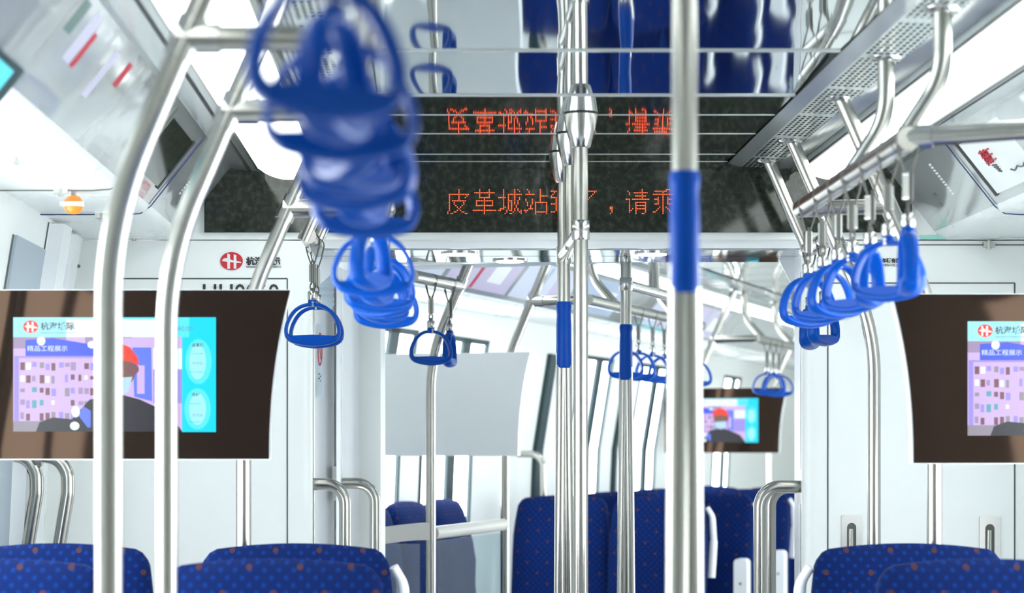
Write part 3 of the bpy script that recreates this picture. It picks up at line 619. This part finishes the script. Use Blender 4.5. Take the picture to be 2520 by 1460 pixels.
# ------------------------------------------------------------------ centre poles
def centre_pole(F, u, v, label, bulb=None, sleeve=None, grip=None, clamp=None, split=None, ctop=.79, low=-1.42):
    t = thing(F, 'centre_pole', label, 'grab pole', u, v, low); z = lambda h: h-low
    a = MB(); lo = split if split is not None else low
    a.tube([(0, 0, z(lo)), (0, 0, z(ctop))], R*1.03, 20); part(t, 'tube', a, 'steel')
    if split is not None:
        for s in (-1, 1):
            a = MB(); a.tube([(s*(.006+.010*math.sin(k/8*PI/2)), s*.01*math.sin(k/8*PI/2), z(split+.02)-(split+.02-low)*k/8) for k in range(9)], R*.92, 16); part(t, 'stem', a, 'steel')
    if bulb:
        h0, h1 = bulb; L = h1-h0; a = MB()
        a.lathe((0, 0, z(h0)), [(.020, 0), (.0235, .003), (.034, .50*L), (.0395, .88*L), (.0405, L-.003)], 24); part(t, 'ceiling_cone', a, 'chrome', 'flared steel ceiling cone')
        a = MB(); a.lathe((0, 0, z(h1-.003)), [(.0395, 0), (.0395, .003)], 24); part(t, 'cone_gasket', a, 'black')
    if sleeve: a = MB(); a.lathe((0, 0, z(sleeve[0])), [(.0195, 0), (.0215, .002), (.0215, sleeve[1]-sleeve[0]-.002), (.0195, sleeve[1]-sleeve[0])], 20); part(t, 'sleeve', a, 'chrome')
    if clamp: a = MB(); a.lathe((0, 0, z(clamp[0])), [(.0205, 0), (.0205, clamp[1]-clamp[0])], 20); part(t, 'clamp', a, 'chrome')
    if grip:
        h0, h1 = grip; L = h1-h0; a = MB(); n = 24; vs = []; N = 17
        for i in range(N):
            f = i/(N-1); zz = z(h0)+L*f; e_ = min(f, 1-f); base = .0215 if e_ > .001 else .019
            waist = -.0018*math.exp(-((f-.80)/.10)**2)
            for k in range(n):
                an = 2*PI*k/n; flat = -.0012*math.cos(an*2)*math.sin(PI*f)
                r = base+waist+flat; vs.append((r*math.cos(an), r*math.sin(an), zz))
        a.add(vs, [(i*n+k, i*n+(k+1) % n, (i+1)*n+(k+1) % n, (i+1)*n+k) for i in range(N-1) for k in range(n)], 0, True)
        a.add(vs[:n], [tuple(range(n-1, -1, -1))]); a.add(vs[-n:], [tuple(range(n))]); part(t, 'grip', a, 'grip', 'blue rubber grip sleeve')
    if low < 0: a = MB(); a.lathe((0, 0, z(low)), [(.045, 0), (.043, .012), (.022, .02)], 20); part(t, 'floor_flange', a, 'chrome')
    return t
def hh(py, Y): return H(py, Y)
cu = .005
centre_pole(F1, .0, 3.08, 'blurred near centre pole with a long blue grip', grip=(hh(722, 3.08), hh(422, 3.08)), split=hh(722, 3.08)+.02)
CF = (.79-.081, .79)
centre_pole(F1, cu, 5.35, 'centre pole with steel collar, nearest of the close trio', bulb=CF, sleeve=(hh(592, 5.35), hh(543, 5.35)))
centre_pole(F1, cu, 5.69, 'short middle pole of the close centre trio, ending at the linking rail', bulb=CF, low=.50)
centre_pole(F1, cu, 6.05, 'farthest pole of the close centre trio, with blue grip and clamp', bulb=CF, grip=(hh(906, 6.05), hh(743, 6.05)), clamp=(hh(650, 6.05), hh(608, 6.05)), split=hh(906, 6.05)+.02)
t = thing(F1, 'linking_rail', 'short horizontal steel rail linking the three close centre poles', 'overhead rail', cu, 5.35, .515)
a = MB(); a.tube([(0, .02, 0), (0, .69, 0)], R, 16); part(t, 'tube', a, 'chrome')
centre_pole(F2, -.07, .978, 'centre pole in the gangway with blue grip and chrome collar', sleeve=(hh(716, 7.13), hh(684, 7.13)), grip=(hh(936, 7.13), hh(799, 7.13)), split=hh(936, 7.13)+.02, ctop=.79)
centre_pole(F2, -.07, 1.7, 'centre pole of the far carriage right behind the near blurred pole', sleeve=(.46, .50), grip=(.2, .36), ctop=.79)
t = thing(F2, 'linking_rail', 'horizontal steel rail linking centre poles in the far carriage', 'overhead rail', -.07, .978, .517)
a = MB(); a.tube([(0, .02, 0), (0, .70, 0)], R, 16); part(t, 'tube', a, 'chrome')
a = MB(); a.tube([(0, .36, 0), (0, .36, .27)], R*1.1, 16); part(t, 'riser', a, 'steel')
# far carriage, left side
side_pole(F2, -1, 1.1, 'bent pole in front of the blank white screen back, far carriage')
long_rail(F2, -.662, .66, 1.1, 'short overhead rail with two straps just beyond the gangway')
side_pole(F2, -1, 1.9, 'bent pole carrying the blank white screen back')
cross_rail(F2, -.662, -.45, 1.9, 1.9, 'cross rail above the blank white screen back')
long_rail(F2, -.45, 1.9, 3.7, 'long overhead rail of the far carriage, nearer section', (2.3, 3.3), -1)
side_pole(F2, -1, 4.9, 'bent pole of the far carriage right of the blurred near pole')
cross_rail(F2, -.662, -.45, 4.9, 4.9, 'cross rail above the small far screen')
long_rail(F2, -.45, 4.9, 6.4, 'long overhead rail of the far carriage, farther section', (5.1, 5.9), -1)
side_pole(F2, -1, 6.78, 'bent pole carrying the small far screen')
side_pole(F2, 1, 1.5, 'bent pole on the right side of the far carriage')

# ------------------------------------------------------------------ strap handles
def ring_path():
    top = .165; pts = []
    ctrl = [(0, -.163), (.024, -.166), (.046, -.180), (.062, -.205), (.068, -.231), (.061, -.248), (.040, -.257), (0, -.262)]
    cs = [Vector((x, 0, z)) for x, z in ctrl]; cs = cs + [Vector((-p.x, 0, p.z)) for p in cs[-2:0:-1]]
    N = len(cs); out = []
    for i in range(N):
        p0, p1, p2, p3 = cs[i-1], cs[i], cs[(i+1) % N], cs[(i+2) % N]
        for k in range(4):
            t = k/4; out.append(.5*((2*p1)+(-p0+p2)*t+(2*p0-5*p1+4*p2-p3)*t*t+(-p0+3*p1-3*p2+p3)*t*t*t))
    return out
def ring_mesh():
    pts = ring_path(); N = len(pts); n = 12; vs = []; cen = Vector((0, 0, -.218))
    for i in range(N):
        t = (pts[(i+1) % N]-pts[i-1]).normalized(); nrm = Vector((t.z, 0, -t.x)); low = max(0, min(1, (-.236-pts[i].z)/.018))
        a_ = .0052+.0035*low; d_ = .0135+.003*low
        for k in range(n):
            an = 2*PI*k/n; vs.append(pts[i] + nrm*a_*math.cos(an)*(1 if abs(math.cos(an)) < .8 else .95) + Vector((0, d_*math.sin(an), 0)))
    mb = MB(); mb.add(vs, [(i*n+k, i*n+(k+1) % n, ((i+1) % N)*n+(k+1) % n, ((i+1) % N)*n+k) for i in range(N) for k in range(n)], 0, True)
    lens = [(-.058, -.243), (0, -.2405), (.058, -.243), (.040, -.256), (0, -.261), (-.040, -.256)]
    mb.prism(lens, -.0135, .0135, 1, sm=False)
    mb.lathe((0, 0, 0), [(.011, -.168), (.012, -.160), (.0105, -.148)], 14); return mb
SM = {}
mb = MB()
for s in (-1, 1):
    mb.tube([Vector((.0195*math.cos(t), s*.006, .0195*math.sin(t))) for t in [PI*(-.1+1.2*k/12) for k in range(13)]], .0017, 6)
    mb.tube([(-.0185, s*.006, -.006), (-.012, s*.004, -.035), (-.003, s*.002, -.062)], .0017, 6)
    mb.tube([(.0185, s*.006, -.006), (.012, s*.004, -.035), (.003, s*.002, -.062)], .0017, 6)
SM['wire_loop'] = mb.mesh('wire_loop', 'wire')
mb = MB(); mb.rbox((-.0085, -.006, -.106), (.0085, .006, -.058), .004, 0, 1); mb.tube([(-.0025, -.0065, -.112), (-.0025, -.0065, -.05)], .0018, 6, 1); mb.tube([(.0025, -.0065, -.112), (.0025, -.0065, -.05)], .0018, 6, 1)
SM['sleeve'] = mb.mesh('sleeve', ['chrome', 'wire'])
mb = MB(); mb.tube([(.006*math.cos(2*PI*k/12), 0, -.117+.012*math.sin(2*PI*k/12)) for k in range(12)], .0018, 6, closed=True); mb.box((-.005, -.004, -.130), (.005, .004, -.120)); SM['link'] = mb.mesh('link', 'wire')
mb = MB(); mb.lathe((0, 0, 0), [(.010, -.152), (.0125, -.150), (.0125, -.131), (.009, -.128)], 14); SM['ferrule'] = mb.mesh('ferrule', 'chrome')
SM['grip_ring'] = ring_mesh().mesh('grip_ring', 'blue')
mb = MB()
for z in (-.158, -.165): mb.tube([(0, -.0135, z), (0, -.011, z)], .0028, 10)
SM['rivet'] = mb.mesh('rivet', 'steel2')
def strap(F, u, v, rz, label, group, sway=0):
    t = thing(F, 'strap_handle', label, 'strap handle', u, v, RH, 0, group)
    mk('wire_loop', SM['wire_loop'], t)
    for k in ('sleeve', 'link', 'ferrule', 'grip_ring', 'rivet'):
        o = mk(k, SM[k], t); o.rotation_euler = (0, 0, rz * (1 if k != 'sleeve' else .6))
    return t
ordn = ['farthest', 'second', 'third', 'fourth', 'fifth', 'sixth', 'seventh']
RZ = [.5, -.75, .55, -.9, 1.15, -.7, 1.45]
for k, (Y, rz) in enumerate(zip((4.97, 4.78, 4.61, 4.44, 4.26, 4.09, 3.92), RZ)):
    w_ = 'farthest from the camera' if k == 0 else ('nearest the camera' if k == 6 else '%s from the far end' % ordn[k])
    strap(F1, .477, Y, rz, 'blue strap handle on the long right overhead rail, %s' % w_, 'straps on the right overhead rail')
strap(F1, .660, 6.06, 1.2, 'blue strap handle hanging lowest at right, edge on beside the gangway jamb', 'straps on the short right rail')
strap(F1, .660, 5.84, .95, 'blue strap handle hanging low at right, open loop in front of the bulkhead seam', 'straps on the short right rail')
strap(F1, -.652, 5.84, .12, 'blue strap handle left of the gangway, front loop of the overlapping pair', 'straps left of the gangway')
strap(F1, -.648, 5.97, -.1, 'blue strap handle left of the gangway, rear loop of the overlapping pair', 'straps left of the gangway')
for k, (Y, rz) in enumerate(((5.0, .2), (4.8, .9), (4.6, -.6), (4.42, .4), (4.2, 1.3), (3.95, .05), (3.8, 1.25))):
    strap(F1, -.445, Y, rz, 'blue strap in the cluster left of centre, %s' % ('farthest' if k == 0 else ('nearest' if k == 6 else '%s from its far end' % ordn[k])), 'clustered straps on the left overhead rail')
for k, (Y, rz, u) in enumerate(((2.86, .5, -.425), (2.70, 1.3, -.425), (2.54, -.5, -.425), (2.38, .9, -.425), (2.24, -1.2, -.425), (2.10, .2, -.425), (1.97, 1.3, -.425), (1.84, .6, -.425))):
    strap(F1, u, Y, rz, 'strongly blurred near blue strap at upper left, %s' % ('farthest of its row' if k == 0 else ('nearest of its row' if k == 7 else '%s from the far end' % ordn[k])), 'blurred near straps on the left')
strap(F2, -.662, .82, .75, 'blue strap handle left of its twin in front of the blank white screen back', 'straps just beyond the gangway')
strap(F2, -.662, 1.0, 1.75, 'blue strap handle seen edge on in front of the blank white screen back', 'straps just beyond the gangway')
for k, v in enumerate((2.42, 2.62, 2.84, 3.04, 3.6)):
    strap(F2, -.45, v, .6-.8*(k % 2), 'small far blue strap right of the gangway pole, %s' % ('leftmost' if k == 0 else ('rightmost, behind the blurred pole' if k == 4 else '%s from the left' % ordn[k])), 'far straps beside the gangway pole')
for k, v in enumerate((5.15, 5.32, 5.46)):
    strap(F2, -.45, v, .3-.8*(k % 2), 'tiny far blue strap handle above the far screen, %s' % ('left one', 'middle one', 'right one')[k], 'far straps above the small screen')

# ------------------------------------------------------------------ screens
def screen_outline(sx, out=-.32):                       # x from inner edge (right end of the left screen) to outer
    top, bot = .1835, -.1835; n = 14; c = []
    for k in range(n+1):                      # concave inner edge, top to bottom
        t = k/n; x = .382-.046*(1-(1-t)**2.2); c.append((x, top+(bot-top)*t))
    c += [(out, bot), (out, top)]
    return [(sx*x, z) for x, z in c]
def screen(F, sgn, v, h, face, label, content=True, u=None, outer=-.32):
    u = sgn*1.036 if u is None else u
    t = thing(F, 'passenger_screen', label, 'screen', u, v, h)
    inner = -sgn                               # inner edge points to the aisle
    c = screen_outline(inner, outer)
    y0, y1 = (0, .035) if face < 0 else (-.035, 0)
    a = MB(); a.prism([(x*1.006, z*1.012) for x, z in c], min(y0, y1)+.004, max(y0, y1)+.004, 1); part(t, 'housing', a, 'white2', 'white back housing')
    g_ = MB(); yf = -.002 if face < 0 else .004
    g_.prism(c, yf-.002 if face < 0 else yf+.002, yf+.004, 1); part(t, 'front_glass', g_, 'screenglass', 'glossy black front')
    b_ = MB(); b_.box((inner*.274-.016, .036 if face < 0 else .004, -.12), (inner*.274+.016, .043 if face < 0 else .014, .12))
    part(t, 'bracket', b_, 'steel2')
    if content: picture(t, -.0052)
    return t
PICMATS = ['e_pale', 'e_cyan2', 'e_white', 'e_lav', 'e_blue', 'e_blue2', 'e_pink', 'e_mauve', 'e_dark', 'e_red', 'e_skin', 'e_sky', 'e_brown', 'e_grey', 'e_cyan', 'e_teal']
def pic_mesh():
    W, Hh = .44, .249; mb = MB(); s = W/2140.0                      # zoom pixels: x 140..2280, y 90..1305
    X = lambda x: (x-1210)*s; Z = lambda y: (697-y)*s; lev = [0]
    def q(x0, y0, x1, y1, m, poly=None):
        lev[0] += 1; y = -lev[0]*2e-6
        pts = poly or [(x0, y0), (x1, y0), (x1, y1), (x0, y1)]
        mb.add([(X(a), y, Z(b)) for a, b in pts], [tuple(range(len(pts)-1, -1, -1))], PICMATS.index(m))
    def ell(cx, cy, rx, ry, m, a0=0, a1=2*PI): q(0, 0, 0, 0, m, [(cx+rx*math.cos(a0+(a1-a0)*k/24), cy+ry*math.sin(a0+(a1-a0)*k/24)) for k in range(24)])
    q(140, 90, 2285, 300, 'e_cyan'); q(140, 90, 1000, 300, 'e_pale'); q(700, 110, 1700, 300, 'e_white'); q(2000, 90, 2285, 300, 'e_cyan2')
    q(140, 300, 1930, 1300, 'e_pink'); q(140, 300, 700, 420, 'e_mauve'); q(900, 300, 1400, 380, 'e_mauve')
    q(0, 0, 0, 0, 'e_blue', [(270, 330), (560, 310), (980, 380), (1300, 520), (960, 530), (270, 500)])
    q(150, 500, 1300, 1200, 'e_lav'); q(200, 520, 1240, 1200, 'e_pink')
    random.seed(3)
    for r in range(5):
        for c in range(5):
            x = 215+c*205; y = 560+r*133
            for i in range(3):
                xx = x+i*62; q(xx, y+random.randint(0, 22), xx+random.randint(30, 54), y+random.randint(55, 100), random.choice(['e_mauve', 'e_mauve', 'e_brown', 'e_grey', 'e_pink', 'e_teal', 'e_brown', 'e_lav', 'e_lav', 'e_white']))
    q(140, 1190, 500, 1300, 'e_grey'); ell(435, 340, 45, 50, 'e_white'); ell(970, 380, 45, 40, 'e_white')
    q(1250, 310, 1930, 420, 'e_pink'); q(0, 0, 0, 0, 'e_blue2', [(1400, 410), (1600, 410), (1610, 980), (1420, 930)]); q(1450, 600, 1530, 900, 'e_pink')
    q(1620, 420, 1930, 700, 'e_white'); q(1620, 640, 1930, 1000, 'e_lav')
    # reporter in red helmet and mask
    q(0, 0, 0, 0, 'e_dark', [(420, 1200), (560, 1150), (760, 1170), (950, 960), (1250, 900), (1480, 960), (1780, 1100), (1930, 1300), (380, 1300)])
    ell(1240, 640, 200, 210, 'e_skin'); q(0, 0, 0, 0, 'e_red', [(1010, 600), (1020, 470), (1100, 380), (1240, 350), (1380, 410), (1460, 520), (1470, 600), (1380, 560), (1200, 530)])
    ell(1400, 640, 70, 60, 'e_brown'); q(0, 0, 0, 0, 'e_sky', [(1080, 740), (1400, 720), (1360, 870), (1260, 940), (1120, 900)])
    q(0, 0, 0, 0, 'e_blue2', [(830, 1130), (880, 1030), (960, 1080), (960, 1250), (930, 1260)]); ell(800, 1090, 45, 60, 'e_white'); ell(790, 1240, 50, 45, 'e_white')
    # right column
    q(1925, 300, 2285, 1305, 'e_cyan2'); ell(2100, 560, 140, 240, 'e_cyan'); ell(2090, 560, 90, 190, 'e_pale'); ell(2090, 1060, 140, 220, 'e_cyan'); ell(2090, 1060, 90, 170, 'e_pale'); q(1925, 796, 2285, 804, 'e_cyan2')
    ell(325, 190, 80, 68, 'e_red')
    q(285, 140, 305, 245, 'e_white'); q(335, 138, 355, 245, 'e_white'); q(0, 0, 0, 0, 'e_white', [(255, 190), (300, 165), (395, 195), (395, 208), (300, 200)])
    me = mb.mesh('picture', PICMATS); me.transform(Matrix.Translation((0, 0, 0))); return me, X, Z
PIC = []
def picture(t, y):
    if not PIC:
        me, X, Z = pic_mesh(); PIC.append(me)
        def tx(s_, size, x, yy, m, **k):
            q = text_mesh(s_, size, m, ext=0, **k); q.transform(Matrix.Translation((X(x), -.0003, Z(yy)))); PIC.append(q)
        tx('杭海城际', .0175, 430, 215, 'ink', bold=.0004, sx=1.05); tx('HANGZHOU-HAINING INTERCITY', .0045, 432, 262, 'ink', sx=1.1)
        tx('09:40:00', .0150, 1790, 235, 'e_teal'); tx('精品工程展示', .0135, 285, 445, 'e_white', sx=1.1)
        for s_, yy in (('皮革城', 400), ('许村', 925)): tx(s_, .0085, 2030, yy, 'ink', bold=.0002)
        for yy in (480, 675, 1010, 1205): tx('Current Station' if yy in (480, 675) else 'Next Station', .0048, 2005, yy, 'e_teal')
        for yy in (590, 1140): tx('终点站', .0075, 2035, yy, 'e_lav')
    o = mk('picture', PIC[0], t, (0, y, 0)); o['label'] = 'lit broadcast picture of a reporter in a red helmet and blue mask'
    for me in PIC[1:]: mk('caption', me, o)
screen(F1, -1, 4.955, H((715+1130)/2, 4.955), -1, 'large black passenger screen at left showing a news broadcast', u=-1.035)
screen(F1, 1, 4.955, H((725+1140)/2, 4.955), -1, 'large black passenger screen cut by the right edge, showing the same broadcast', u=1.041)
screen(F2, -1, 1.868, .163, 1, 'blank white back of a passenger screen in the far carriage', content=False, u=-1.033, outer=-.26)
screen(F2, -1, 6.75, .165, -1, 'small distant black screen with bright picture in the far carriage', u=-1.036)

# ------------------------------------------------------------------ seats
def cushion(w_, h0, h1, th, lean, bulge, top_r=.034, n=12, m=16, flare=.022):
    """backrest: front towards +y, leaning back"""
    mb = MB(); vs = []
    def hw(f):                                # half width along height f 0..1
        z = (1-f)*(h1-h0); r = top_r
        base = w_/2 - flare*max(0, (f-.75)/.25)**1.5
        return base - (r-math.sqrt(max(0, r*r-(r-z)**2)) if z < r else 0)*.9
    rows = [0, .1, .25, .4, .55, .68, .78, .85, .9, .94, .97, .99, 1.0]
    ring = []
    for f in rows:
        z = h0+(h1-h0)*f; w2 = hw(min(f, .999)); tf = th*(1 if f < .9 else math.sqrt(max(.02, 1-((f-.9)/.1)**2*.96)))
        ft = tf*.5 + bulge*math.exp(-((f-.72)/.16)**2); bk = tf*.5; cy = -lean*(f)
        loop = []
        for k in range(m+1):
            x = -1+2*k/m; loop.append((x*w2, cy+ft*(1-abs(x)**5*.75)+.012*(abs(x)**6)*(1 if f > .2 else 0), z - .012*(x*x)*(f > .95)))
        for k in range(m, -1, -1):
            x = -1+2*k/m; loop.append((x*w2, cy-bk*(1-abs(x)**5*.75), z - .012*(x*x)*(f > .95)))
        vs += loop; ring.append(len(loop))
    L = ring[0]
    mb.add(vs, [(i*L+k, i*L+(k+1) % L, (i+1)*L+(k+1) % L, (i+1)*L+k) for i in range(len(rows)-1) for k in range(L)], 0, True)
    mb.add(vs[:L], [tuple(range(L-1, -1, -1))]); mb.add(vs[-L:], [tuple(range(L))], 0, True); return mb
SEAT = {}
SEAT['backrest'] = cushion(.435, .42, 1.216, .085, .11, .035).mesh('backrest', 'fabric')
mb = MB(); mb.rbox((-.215, -.02, .38), (.215, .46, .47), .045, 0, 0, 6); SEAT['seat_cushion'] = mb.mesh('seat_cushion', 'fabric')
mb = MB(); mb.rbox((-.218, -.10, .30), (.218, .44, .375), .03, 0, 0, 5); mb.box((-.06, .05, 0), (.06, .30, .31)); SEAT['base'] = mb.mesh('base', 'seatshell')
def handle_mesh(s):
    mb = MB(); pts = fillet([(s*.225, -.13, .86), (s*.236, -.125, 1.02), (s*.232, -.115, 1.13), (s*.212, -.105, 1.165)], .06, 6)
    N = len(pts); mb.tube(pts, .016, 12, rad=[.017-.006*(k/(N-1)) for k in range(N)]); return mb.mesh('corner_handle', 'seatwhite')
mb = MB(); mb.rbox((-.262, .22, .30), (-.200, .30, .915), .02, 0, 1, 5); mb.prism([(-.231+.006*math.cos(q*PI/5), .80+.006*math.sin(q*PI/5)) for q in range(10)], .299, .303, 1, 1); SEAT['arm'] = mb.mesh('armrest', ['seatwhite', 'seam'])
SEAT['hl'] = handle_mesh(-1); SEAT['hr'] = handle_mesh(1)
def seat(F, u, v, rz, label, group, handle=None):
    t = thing(F, 'seat', label, 'seat', u, v, -1.42, rz, group)
    for k in ('backrest', 'seat_cushion', 'base'): mk(k, SEAT[k], t)
    if handle: tag(mk('corner_handle', SEAT[handle], t), 'white plastic corner handle')
    if F is F2 and handle: tag(mk('armrest', SEAT['arm'], t), 'white plastic armrest end')
for v, rz, nm, hd in ((4.84, PI, 'far', 1), (4.14, PI, 'near', -1)):
    face = 'back' if rz == 0 else 'front'
    for u, side, pos in ((-1.16, 'left', 'wall side'), (-.64, 'left', 'aisle side'), (.69, 'right', 'aisle side'), (1.16, 'right', 'wall side')):
        h_ = None
        if 'aisle' in pos and nm == 'far': h_ = ('hr' if (u < 0) == (rz == 0) else 'hl')
        seat(F1, u, v, rz, 'navy patterned seat of the %s row on the %s, %s' % (nm, side, pos), 'foreground seats', h_)
seats2 = [(3.73, 'dark navy seat behind the centre poles'), (4.74, 'large dark seat right of the blurred pole'), (5.65, 'distant seat by the right gangway jamb'), (6.6, 'farthest visible seat of the far carriage')]
for v, lab in seats2:
    for u, sd in ((-1.11, 'window side'), (-.665, 'aisle side')):
        seat(F2, u, v, PI, '%s, %s' % (lab, sd), 'seats of the far carriage', 'hl' if u > -.9 else None)
for k in range(4):
    seat(F2, -1.26, 1.62+.436*k, -PI/2, 'sunlit blue seat against the far carriage windows, %s' % ('leftmost', 'second from left', 'third from left', 'rightmost')[k], 'window seats of the far carriage')
# draught partition of the far carriage
t = thing(F2, 'partition_screen', 'glass partition with a beige top rail and steel post in the far carriage', 'partition')
a = MB(); n = 12; pr = []
for k in range(n+1): pr.append((-1.30+(.54)*k/n, -.252+.012*math.cos(k/n*2*PI)))
for k in range(n, -1, -1): pr.append((-1.30+(.54)*k/n, -.308+.012*math.cos(k/n*2*PI)))
a.prism(pr, 1.08, 1.12); part(t, 'top_rail', a, 'beige')
a = MB(); a.box((-1.38, 1.095, -1.3), (-.80, 1.103, -.31)); part(t, 'glass', a, 'partition')
t = thing(F2, 'partition_screen', 'glass partition with beige rail between the two thin posts in the far carriage', 'partition')
a = MB(); a.tube([(-.762, 1.12, -.275), (-.762, 1.88, -.27)], .022, 10); part(t, 'top_rail', a, 'beige')
a = MB(); a.box((-.766, 1.16, -1.3), (-.758, 1.84, -.30)); part(t, 'glass', a, 'partition')
# tall dark door seal and grab loop on the far carriage wall
a = MB(); wall_strip(a, 4.32, 4.43, -1.4, .45, .02); struct(F2, 'trim_17', a, 'tealframe')
a = MB(); wall_strip(a, 5.75, 5.80, -1.4, .45, .02); struct(F2, 'trim_18', a, 'tealframe')
t = thing(F2, 'door_grab_rail', 'steel grab loop to the right of the blank screen back', 'grab rail', -1.36, 3.96, 0)
a = MB(); a.tube(fillet([(.0, 0, -.02), (.12, 0, -.02), (.12, .02, -.5), (.0, 0, -.5)], .07, 8), .016, 12); part(t, 'rail', a, 'steel')
